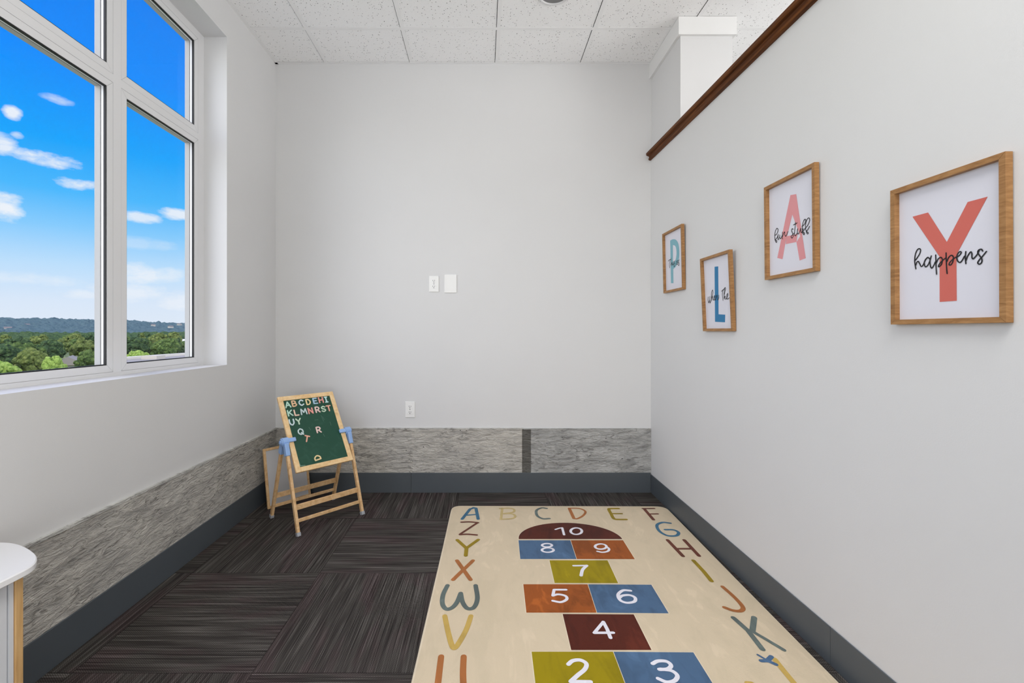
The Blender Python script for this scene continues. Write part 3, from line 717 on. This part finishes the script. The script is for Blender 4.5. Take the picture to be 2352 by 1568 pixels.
for sx_ in (-1, 1):
    for sy_ in (-1, 1):
        p0 = Vector((sx_*HW, sy_*HD, 0.0)); p1 = Vector((sx_*HW, sy_*0.018, PZ)); M, l = bar(p0, p1, 0, 0)
        mb = MB(); mb.bbox((-0.0085, -0.011, 0.010), (0.0085, 0.011, l-0.03), 0.002, M=M); leg = mb.build('leg', M_birch, easel)
        mb = MB(); mb.bbox((-0.011, -0.0135, 0.0), (0.011, 0.0135, 0.022), 0.003, M=M)
        ft = mb.build('rubber_foot', M_foot, leg); ft['label'] = 'clear grey plastic foot cap'
        mb = MB(); mb.bbox((-0.013, -0.016, l-0.080), (0.013, 0.016, l-0.006), 0.004, M=M)
        h_ = mb.build('hinge_sleeve', M_blue, leg); h_['label'] = 'light blue plastic sleeve'
    # hub, knob and clamp of this side
    s_ = sx_
    mb = MB(); mb.cyl((s_*(HW-0.020), 0, PZ), (s_*(HW+0.017), 0, PZ), 0.025, n=32); mb.cyl((s_*(HW+0.017), 0, PZ), (s_*(HW+0.022), 0, PZ), 0.021, 0.018, n=32)
    hub = mb.build('hinge_hub', M_blue, easel)
    mb = MB(); mb.cyl((s_*(HW+0.021), 0, PZ), (s_*(HW+0.029), 0, PZ), 0.0115, 0.010, n=6); kn = mb.build('knob', M_blue, hub)
TI = math.radians(33)
BM = Matrix.Translation((0, 0, PZ)) @ Matrix.Rotation(-TI, 4, 'X')          # local: x across, -y front, z up the board
BWd, B0, B1, RW = 0.184, -0.200, 0.291, 0.030
for sy_ in (-1, 1):
    for zz, hh in ((0.147, 0.030), (0.078, 0.018)):
        t_ = zz/PZ; y_ = sy_*(HD+(0.018-HD)*t_)
        mb = MB(); mb.bbox((-HW+0.008, y_-0.006, zz-hh/2), (HW-0.008, y_+0.006, zz+hh/2), 0.002); mb.build('rung', M_birch, easel)
mb = MB()
for a_, b_ in (((-BWd, -0.009, B0+0.0), (-BWd+RW, 0.009, B1)), ((BWd-RW, -0.009, B0), (BWd, 0.009, B1))): mb.bbox(a_, b_, 0.004, M=BM, seg=3)
for a_, b_ in (((-BWd+RW-0.001, -0.0088, B0), (BWd-RW+0.001, 0.0088, B0+RW)), ((-BWd+RW-0.001, -0.0088, B1-RW), (BWd-RW+0.001, 0.0088, B1))): mb.bbox(a_, b_, 0.003, M=BM)
bf = mb.build('board_frame', M_birchl, easel)
mb = MB(); mb.box((-BWd+RW-0.004, -0.0045, B0+RW-0.004), (BWd-RW+0.004, 0.0045, B1-RW+0.004), M=BM)
M_chalkm = mat('chalk_dust', (120, 150, 134), 0.9)
for st in ([(700, 480), (740, 570)], [(722, 500), (752, 545)], [(605, 553), (660, 544)], [(518, 658), (546, 702)], [(838, 578), (850, 632)], [(735, 760), (755, 800)], [(360, 1150), (392, 1238)], [(392, 1238), (462, 1232)]):
    P = [ray_local(EM @ BM, 630+x/6.535, 880+y/6.535, 1, -0.0045) for x, y in st]
    stroke(mb, [(p.x, p.z) for p in P], 0.0012 if st[0][1] < 1000 else 0.004, lambda x, z, h: BM @ Vector((x, -0.0048-h, z)), 1)
mb.build('chalkboard', [M_chalk, M_chalkm], easel)
for s_ in (-1, 1):
    mb = MB(); mb.bbox((s_*(BWd-RW-0.012), -0.022, -0.013), (s_*(BWd+0.004), -0.009, 0.013), 0.005, M=BM, seg=3)
    mb.cyl((s_*(BWd-0.004), 0, 0), (s_*(HW-0.012), 0, 0), 0.012, M=BM)
    mb.build('board_clamp', M_blue, easel)
# magnetic letters: unit glyphs of strokes
G = {'A': [[(0, 0), (.5, 1), (1, 0)], [(.2, .36), (.8, .36)]], 'B': [[(.1, 0), (.1, 1)], 'c', [(.1, 1), (.6, .98), (.82, .76), (.6, .54), (.1, .52)], 'c', [(.1, .52), (.65, .52), (.92, .27), (.65, .02), (.1, 0)]],
     'C': ['c', [(.92, .82), (.55, 1), (.12, .75), (.08, .35), (.45, 0), (.92, .18)]], 'D': [[(.1, 0), (.1, 1)], 'c', [(.1, 1), (.6, .95), (.92, .5), (.6, .05), (.1, 0)]],
     'E': [[(.9, 1), (.12, 1), (.12, 0), (.9, 0)], [(.12, .52), (.75, .52)]], 'H': [[(.08, 0), (.08, 1)], [(.92, 0), (.92, 1)], [(.08, .5), (.92, .5)]],
     'I': [[(.5, 0), (.5, 1)], [(.2, 1), (.8, 1)], [(.2, 0), (.8, 0)]], 'K': [[(.1, 0), (.1, 1)], [(.9, 1), (.12, .45)], [(.35, .6), (.95, 0)]], 'L': [[(.15, 1), (.15, 0), (.9, 0)]],
     'M': [[(.02, 0), (.12, 1), (.5, .35), (.88, 1), (.98, 0)]], 'N': [[(.08, 0), (.08, 1), (.92, 0), (.92, 1)]], 'R': [[(.1, 0), (.1, 1)], 'c', [(.1, 1), (.65, .98), (.88, .73), (.62, .48), (.1, .46)], [(.45, .46), (.92, 0)]],
     'S': ['c', [(.88, .84), (.5, 1), (.14, .8), (.3, .56), (.72, .44), (.88, .2), (.5, 0), (.1, .16)]], 'T': [[(.5, 0), (.5, 1)], [(.05, 1), (.95, 1)]],
     'U': ['c', [(.08, 1), (.1, .35), (.5, 0), (.9, .35), (.92, 1)]], 'Y': [[(.05, 1), (.5, .5), (.95, 1)], [(.5, .5), (.5, 0)]],
     'Q': ['c', [(.5, 1), (.08, .75), (.08, .25), (.5, 0), (.92, .25), (.92, .75), (.5, 1)], [(.6, .3), (.95, -.05)]]}
MC = {'mint': (150, 208, 180), 'peach': (240, 186, 150), 'tan': (226, 160, 96), 'ice': (190, 216, 222), 'yellow': (238, 196, 110), 'sky': (130, 180, 214), 'coral': (232, 112, 92), 'grey': (168, 198, 196), 'pink': (240, 190, 176), 'pale green': (176, 212, 170), 'orange': (234, 140, 100), 'cyan': (176, 226, 224)}
MM = {k: mat('magnet_'+k.replace(' ', '_'), tuple(int(x*0.62+245*0.38) for x in v), 0.4) for k, v in MC.items()}
BW_ = EM @ BM
letters = [('A', 200, 325, 'mint', 0, 'mint green letter A magnet, first in the top row on the chalkboard'), ('B', 295, 308, 'tan', 0, 'orange tan letter B magnet in the top row on the chalkboard'),
 ('C', 402, 295, 'ice', 0, 'pale icy letter C magnet in the top row on the chalkboard'), ('D', 507, 283, 'yellow', 0, 'yellow letter D magnet standing upright between letters C and E'),
 ('E', 610, 268, 'sky', 0, 'light blue letter E magnet in the top row on the chalkboard'), ('H', 697, 255, 'coral', 0, 'coral letter H magnet in the top row on the chalkboard'),
 ('I', 775, 248, 'cyan', 0, 'pale cyan letter I magnet, last in the top row on the chalkboard'), ('K', 233, 450, 'mint', 0, 'mint green letter K magnet, first in the second row on the chalkboard'),
 ('L', 328, 443, 'peach', 0, 'peach letter L magnet in the second row on the chalkboard'), ('M', 438, 428, 'grey', 0, 'grey blue letter M magnet in the second row on the chalkboard'),
 ('N', 540, 415, 'coral', 0, 'coral red letter N magnet in the second row on the chalkboard'), ('R', 645, 398, 'pink', 0, 'pale pink letter R magnet between letters N and S'),
 ('S', 735, 388, 'pale green', 0, 'pale green letter S magnet in the second row on the chalkboard'), ('T', 815, 378, 'orange', 0, 'orange letter T magnet ending the second row on the chalkboard'),
 ('U', 260, 588, 'ice', 0, 'pale icy letter U magnet starting the third row on the chalkboard'), ('Y', 362, 575, 'pale green', 0, 'pale green letter Y magnet beside the letter U on the chalkboard'),
 ('Q', 393, 728, 'grey', 0, 'grey green letter Q magnet alone below the letter Y'), ('R', 662, 700, 'pink', 0, 'pink letter R magnet alone in the middle of the chalkboard'),
 ('T', 487, 835, 'orange', 22, 'orange letter T magnet tilted below the letter Q'), ('D', 645, 1120, 'yellow', -97, 'yellow letter D magnet lying sideways near the bottom of the chalkboard')]
for ch, lx, ly_, mc, rot, lab in letters:
    p = ray_local(BW_, 630+lx/6.535, 880+ly_/6.535, 1, -0.0045)
    w_, h_ = (0.030, 0.036) if ch not in 'MI' else ((0.036, 0.036) if ch == 'M' else (0.026, 0.036))
    Ml = BW_ @ Matrix.Translation((p.x, -0.0046, p.z)) @ Matrix.Rotation(math.radians(rot), 4, 'Y')
    mb = MB(); curve = False
    for st in G[ch]:
        if st == 'c': curve = True; continue
        P = [((x-.5)*w_, (y-.5)*h_) for x, y in st]
        if curve: P = catmull([Vector(a) for a in P], 5)
        stroke(mb, P, 0.0078, lambda x, z, h: (x, -h, z), 0, 0.0045); curve = False
    o = mb.build('letter_magnet', MM[mc]); o.matrix_world = Ml
    tag(o, lab, 'magnet', 'letter magnets on the chalkboard')

# ------------------------------------------------------------------ whiteboard leaning in the corner
M_wb = mat('whiteboard_surface', (206, 206, 208), 0.3)
P0 = Vector((-1.388, 2.900, 0.0)); P1 = Vector((-1.205, 3.150, 0.0))
e1 = (P1-P0).normalized(); bk = Vector((-e1.y, e1.x, 0)); wl = (P1-P0).length; ln = math.asin(0.062/0.385)
WM = Matrix((e1, bk, Vector((0, 0, 1)))).transposed().to_4x4(); WM.translation = P0; WM = WM @ Matrix.Rotation(-ln, 4, 'X') @ Matrix.Translation((0, 0, 0.002))
wbt = tag(empty('whiteboard', WM), 'wood framed whiteboard panel leaning in the corner behind the easel', 'whiteboard')
mb = MB(); hh = 0.385; r_ = 0.017
for a_, b_ in (((0, 0, 0), (r_, 0.014, hh)), ((wl-r_, 0, 0), (wl, 0.014, hh)), ((r_, 0.0005, 0), (wl-r_, 0.0135, r_)), ((r_, 0.0005, hh-r_), (wl-r_, 0.0135, hh))): mb.bbox(a_, b_, 0.003)
mb.build('board_frame', M_birch, wbt)
mb = MB(); mb.box((r_-0.002, 0.004, r_-0.002), (wl-r_+0.002, 0.010, hh-r_+0.002)); mb.build('board_panel', M_wb, wbt)

# ------------------------------------------------------------------ storage table at the left
M_top = mat('white_laminate', (240, 240, 241), 0.3)
M_side = mat('white_panel', (222, 224, 228), 0.4)
TM = Matrix.Translation((-1.32, 0.85, 0)); tb = tag(empty('storage_cabinet', TM), 'low white cabinet with rounded top and plywood side, under the window', 'cabinet')
def tloc(mb): mb.v = [tuple(Vector(p)-Vector((-1.32, 0.85, 0))) for p in mb.v]
mb = MB(); tp = [(-1.465, 0.40), (-1.25, 0.40), (-1.19, 0.43), (-1.172, 0.50)]+[tuple(p) for p in catmull([Vector(p) for p in [(-1.170, 1.06), (-1.166, 1.120), (-1.168, 1.160), (-1.186, 1.192), (-1.222, 1.224), (-1.284, 1.260), (-1.345, 1.284), (-1.40, 1.291)]], 5)]+[(-1.465, 1.292)]
i1 = [(-1.32+(p[0]+1.32)*0.985, 0.85+(p[1]-0.85)*0.996) for p in tp]; n = len(tp)
zz = (0.531, 0.533, 0.546, 0.549)
vs = [(*p, zz[0]) for p in i1]+[(*p, zz[1]) for p in tp]+[(*p, zz[2]) for p in tp]+[(*p, zz[3]) for p in i1]
mb.add(vs, [tuple(range(n-1, -1, -1)), tuple(range(3*n, 4*n))]+[(k*n+i, k*n+(i+1) % n, (k+1)*n+(i+1) % n, (k+1)*n+i) for k in range(3) for i in range(n)])
tloc(mb); mb.build('cabinet_top', M_top, tb)
for y0 in (1.155, 0.46):
    mb = MB(); mb.bbox((-1.46, y0, 0), (-1.203, y0+0.0195, 0.531), 0.0015); tloc(mb); mb.build('side_panel', M_ply, tb)
mb = MB(); mb.bbox((-1.225, 0.4805, 0.03), (-1.209, 1.1400, 0.522), 0.0015); tloc(mb); dr = mb.build('door', M_side, tb)
mb = MB(); mb.box((-1.225, 1.1425, 0.0), (-1.207, 1.1535, 0.531)); tloc(mb); mb.build('stile', M_side, tb)
mb = MB(); mb.box((-1.46, 0.4805, 0.0), (-1.45, 1.1535, 0.531)); mb.box((-1.45, 0.4805, 0.02), (-1.227, 1.1535, 0.035)); tloc(mb); mb.build('back_panel', M_side, tb)
mb = MB(); mb.bbox((-1.208, 1.118, 0.5225), (-1.196, 1.150, 0.531), 0.001); tloc(mb); hd = mb.build('bracket', M_metal, tb); hd['label'] = 'dark metal bracket'

# ------------------------------------------------------------------ outside
GZ = -13.0
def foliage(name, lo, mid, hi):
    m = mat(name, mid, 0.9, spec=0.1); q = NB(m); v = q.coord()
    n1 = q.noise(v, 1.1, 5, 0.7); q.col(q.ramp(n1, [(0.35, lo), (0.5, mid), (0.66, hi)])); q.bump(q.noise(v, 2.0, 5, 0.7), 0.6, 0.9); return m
M_f = [foliage('foliage_green', (48, 70, 34), (82, 104, 52), (126, 146, 74)), foliage('foliage_dark', (34, 54, 36), (60, 84, 50), (100, 122, 70)),
       foliage('foliage_olive', (62, 78, 36), (104, 118, 58), (146, 154, 84)), foliage('foliage_bright', (110, 140, 56), (154, 180, 84), (192, 210, 116))]
M_bark = mat('bark', (92, 78, 62), 0.9)
M_far = foliage('hazed_far_woods', (44, 64, 74), (72, 96, 102), (124, 142, 132))  # bluish haze of distance mixed into the foliage colour
q = NB(M_far)
M_grass = mat('meadow', (112, 128, 74), 0.9)
q = NB(M_grass); q.col(q.ramp(q.noise(q.coord(), 0.05, 4), [(0.35, (84, 104, 56)), (0.6, (140, 146, 96))]))
def crown_mesh(seed, kind):
    rd = random.Random(seed); mb = MB()
    base_ = bmesh.new(); bmesh.ops.create_icosphere(base_, subdivisions=2, radius=1.0)
    bv = [v.co.copy() for v in base_.verts]; bf_ = [tuple(v.index for v in f.verts) for f in base_.faces]; base_.free()
    cnt = 80
    for k in range(cnt):
        if kind == 'cone':
            t = rd.random()**0.75; zc = 2.5+8.0*t; rr = 2.5*(1-t)+0.25; a = rd.random()*6.283; d = rr*rd.uniform(.45, .95)
            c = Vector((math.cos(a)*d, math.sin(a)*d, zc)); r = rd.uniform(.35, .75)*(1.15-t*0.6)
        else:
            u = Vector((rd.gauss(0, 1), rd.gauss(0, 1), rd.gauss(0, 1))).normalized()
            if u.z < -0.5: u.z *= -0.5
            d = rd.uniform(.6, 1.0); c = Vector((u.x*3.6*d, u.y*3.6*d, 7.0+u.z*3.4*d)); r = rd.uniform(.7, 1.25)
        off = Vector((rd.random()*50, rd.random()*50, 0))
        vs = [c+p*(r*(1+0.45*noise.noise(p*2.3+off))) for p in bv]
        mb.add(vs, bf_)
    if kind != 'cone': mb.add([Vector((p.x*2.8, p.y*2.8, 7+p.z*2.7)) for p in bv], bf_)
    else: mb.cyl((0, 0, 1.8), (0, 0, 10), 1.6, 0.1, 10)
    return mb
protos = []
def tree(name, seed, kind, m, loc, sc_, label, group=None, rz=0):
    t = tag(empty(name, Matrix.Translation(loc) @ Matrix.Rotation(rz, 4, 'Z') @ Matrix.Diagonal((*sc_, 1))), label, 'tree', group)
    cb = crown_mesh(seed, kind); cb.build('foliage', m, t)
    mb = MB(); mb.cyl((0, 0, 0), (0, 0, 5.0), 0.35, 0.22, 10)
    for k in range(4):
        a = k*1.6+seed; mb.cyl((0, 0, 3.0+k*0.3), (math.cos(a)*1.6, math.sin(a)*1.6, 5.2+k*0.4), 0.14, 0.07, 8)
    mb.build('trunk', M_bark, t); return t
def far_xy(px, dist):
    d = Vector((px-CX, F)).normalized()*dist; return d
GRP = 'trees of the wooded belt beyond the window'
KL = ['mid green rounded tree', 'dark green rounded tree', 'olive green rounded tree', 'dark green cone-shaped tree', 'mid green rounded tree', 'olive green cone-shaped tree']
kinds = [('round', 0), ('round', 1), ('round', 2), ('cone', 1), ('round', 0), ('cone', 2)]
rd = random.Random(11)
for i, (k, mi) in enumerate(kinds):
    t0 = None
    d = far_xy(40+75*i, 200+14*i)
    protos.append(tree('tree', 40+i, k, M_f[mi], (d.x, d.y, GZ), (1, 1, 1), KL[i]+' in the wooded belt outside, before the hills', GRP))
def copy_tree(src, loc, s, rz):
    r = src.copy(); COL.objects.link(r); r.matrix_world = Matrix.Translation(loc) @ Matrix.Rotation(rz, 4, 'Z') @ Matrix.Diagonal((*s, 1))
    for ch in src.children:
        c = ch.copy(); COL.objects.link(c); c.parent = r
    return r
placed = [(o_.location.x, o_.location.y) for o_ in protos]
placed += [tuple(far_xy(p_, d_)+Vector(e_)) for p_, d_ in ((412, 300), (162, 205)) for e_ in ((0, 0), (6, 0), (-6, 0), (0, 6), (0, -6))]
placed += [tuple(far_xy(p_, d_)) for p_, d_ in ((72, 160), (0, 152), (124, 158), (205, 168), (318, 172))]
cnt = 0; tries = 0
while cnt < 210 and tries < 30000:
    tries += 1
    azd = rd.uniform(27, 66); R_ = rd.choice([rd.uniform(172, 240), rd.uniform(200, 300), rd.uniform(280, 398)])
    x = -math.sin(math.radians(azd))*R_; y = math.cos(math.radians(azd))*R_
    px = CX+x/y*F
    if 150 < px < 190 and R_ < 235: continue
    if px > 270 and R_ < 195: continue
    sep_ = 9.4
    if any((x-a)**2+(y-b)**2 < sep_**2 for a, b in placed): continue
    placed.append((x, y)); s_ = rd.uniform(.82, 1.12); top = rd.uniform(.85, 1.1)
    copy_tree(protos[rd.randrange(6)], (x, y, GZ+ (R_-130)*0.004), (s_*1.1, s_*1.1, s_*top), rd.random()*6.28); cnt += 1
# nearer single trees
def special(px, dist, sc_, kind, m, label, seed, dz=0):
    d = far_xy(px, dist); return tree('tree', seed, kind, m, (d.x, d.y, GZ+dz), sc_, label)
special(72, 160, (.9, .9, .87), 'round', M_f[2], 'broad rounded tree, nearest in the middle of the larger left pane', 90)
special(0, 152, (.8, .8, .69), 'round', M_f[3], 'bright green low tree at the lower left edge of the window', 91)
special(126, 147, (.55, .55, .78), 'round', M_f[3], 'light green bushy tree right of the broad rounded tree', 92)
special(205, 168, (.75, .75, .81), 'round', M_f[0], 'dark rounded tree just left of the window mullion', 93)
special(318, 172, (.7, .7, .78), 'round', M_f[3], 'light green shrubby tree above the pale roof in the narrow pane', 94)
# canopy of the distant woods and the hills
def terrain(name, azs, Rs, hfun, m):
    mb = MB(); na, nr = len(azs), len(Rs)
    vs = []
    for a in azs:
        for r in Rs:
            x = -math.sin(a)*r; y = math.cos(a)*r; vs.append((x, y, hfun(a, r, x, y)))
    mb.add(vs, [(i*nr+j, (i+1)*nr+j, (i+1)*nr+j+1, i*nr+j+1) for i in range(na-1) for j in range(nr-1)])
    return mb.build(name, m)
A0, A1 = math.radians(20), math.radians(75)
def lump(x, y, s, a): return a*abs(noise.noise(Vector((x/s, y/s, 3.1))))*1.6+a*0.5*noise.noise(Vector((x/s*2.7, y/s*2.7, 9.0)))
azs = [A0+(A1-A0)*i/900 for i in range(901)]
o = terrain('forest_canopy', azs, [405+5.0*i for i in range(57)], lambda a, r, x, y: GZ+(r-405)*0.0085+(8.5 if r > 407 else 0)+lump(x, y, 9, 2.6), M_f[1])
tag(o, 'dense dark green forest canopy in front of the blue hills', 'forest', kind='stuff')
def ridge(a):
    pts = [(20, 18), (33.5, 26), (36.5, 29), (38.5, 35), (41, 32.5), (44, 36), (47, 39), (52, 36), (58, 40), (75, 34)]
    d = math.degrees(a)
    for (a0, h0), (a1, h1) in zip(pts[:-1], pts[1:]):
        if a0 <= d <= a1: return h0+(h1-h0)*(d-a0)/(a1-a0)
    return pts[-1][1]
def hillh(a, r, x, y):
    t = max(0, min(1, (r-700)/1050)); e = t*t*(3-2*t)
    if r > 1760: e -= (r-1760)/700
    return -14+e*(14+EYE+ridge(a)-5)+10*noise.noise(Vector((x/160, y/160, 0)))*e*0.5+lump(x, y, 17, 5.0)
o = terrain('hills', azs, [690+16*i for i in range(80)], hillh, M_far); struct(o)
o = terrain('ground_outside', [math.radians(10+i) for i in range(0, 90)], [5, 40, 100, 200, 400, 700, 1200, 2400], lambda a, r, x, y: GZ-0.05-(2 if r > 650 else 0), M_grass); struct(o)
# buildings
M_roofm = mat('pale_membrane_roof', (214, 206, 190), 0.8); M_bw = mat('pale_stucco', (196, 186, 170), 0.8); M_rb = mat('grey_brown_roof', (150, 142, 132), 0.8)
def ground_pt(px, py, z):
    t = (z-EYE)/((CY-py)/F); return Vector(((px-CX)/F*t, t))
zr = -2.2
pA, pB = ground_pt(230, 823, zr), ground_pt(452, 808, zr); pC, pD = ground_pt(452, 850, zr), ground_pt(230, 868, zr)
bt = tag(empty('flat_roof_building', (0, 0, 0)), 'long low building with pale flat roof, close outside the narrow pane', 'building')
P4 = [pA, pB, pC, pD]
mb = MB(); mb.prism([tuple(p) for p in P4], GZ, zr-0.35); mb.build('wall', M_bw, bt)
mb = MB(); ctr = sum(P4, Vector((0, 0)))/4; inn = [p+(ctr-p).normalized()*1.3 for p in P4]
for k in range(4): mb.prism([tuple(P4[k]), tuple(P4[(k+1) % 4]), tuple(inn[(k+1) % 4]), tuple(inn[k])], zr-0.345, zr)
mb.build('parapet', M_roofm, bt)
mb = MB(); mb.prism([tuple(ctr+(p-ctr)*0.9) for p in P4], zr-0.345, zr-0.30); mb.build('roof', M_rb, bt)
mb = MB(); d0 = (pA+pB)/2*0.93; mb.box((d0.x-1.2, d0.y-0.8, zr-0.3), (d0.x+0.8, d0.y+0.8, zr+0.15)); mb.build('roof_vent', M_bw, bt)
def house(px, dist, w, d_, h, z, label, wm, rm, group=None):
    c = far_xy(px, dist); t = tag(empty('house', Matrix.Translation((c.x, c.y, z)) @ Matrix.Rotation(0.6+px*0.01, 4, 'Z')), label, 'house', group)
    mb = MB(); mb.box((-w/2, -d_/2, 0), (w/2, d_/2, h)); mb.build('wall', wm, t)
    mb = MB(); mb.prism([(-d_/2-.5, h), (d_/2+.5, h), (0, h+d_*0.35)], -w/2-.5, w/2+.5, 0); mb.build('roof', rm, t)
    return t
M_hw = mat('white_siding', (236, 234, 228), 0.7); M_hr = mat('slate_roof', (120, 112, 108), 0.8)
house(412, 300, 12, 7, 4, GZ+3.2, 'small white house among trees at the right of the narrow pane', M_hw, M_hw)
house(162, 205, 12, 8, 3.0, GZ, 'low pale house between trees beside the window mullion', M_bw, M_rb)
HL = ['tiny pale house on the far hill, middle of the larger pane', 'tiny pale house low on the far hill, leftmost in the window', 'tiny pale house on the far hill, rightmost in the larger pane',
      'tiny pale house on the far hill, leftmost in the narrow pane', 'tiny pale house on the far hill, middle one in the narrow pane', 'tiny pale house high on the far hill, rightmost in the narrow pane']
for k, (px, dist, z) in enumerate([(62, 1250, 10), (18, 1120, 3), (84, 1380, 12), (352, 1300, 12), (392, 1220, 8), (412, 1420, 16)]):
    house(px, dist, 7+k % 3*2, 6, 3.5, z, HL[k], M_bw, M_hr, 'houses on the far hillside')
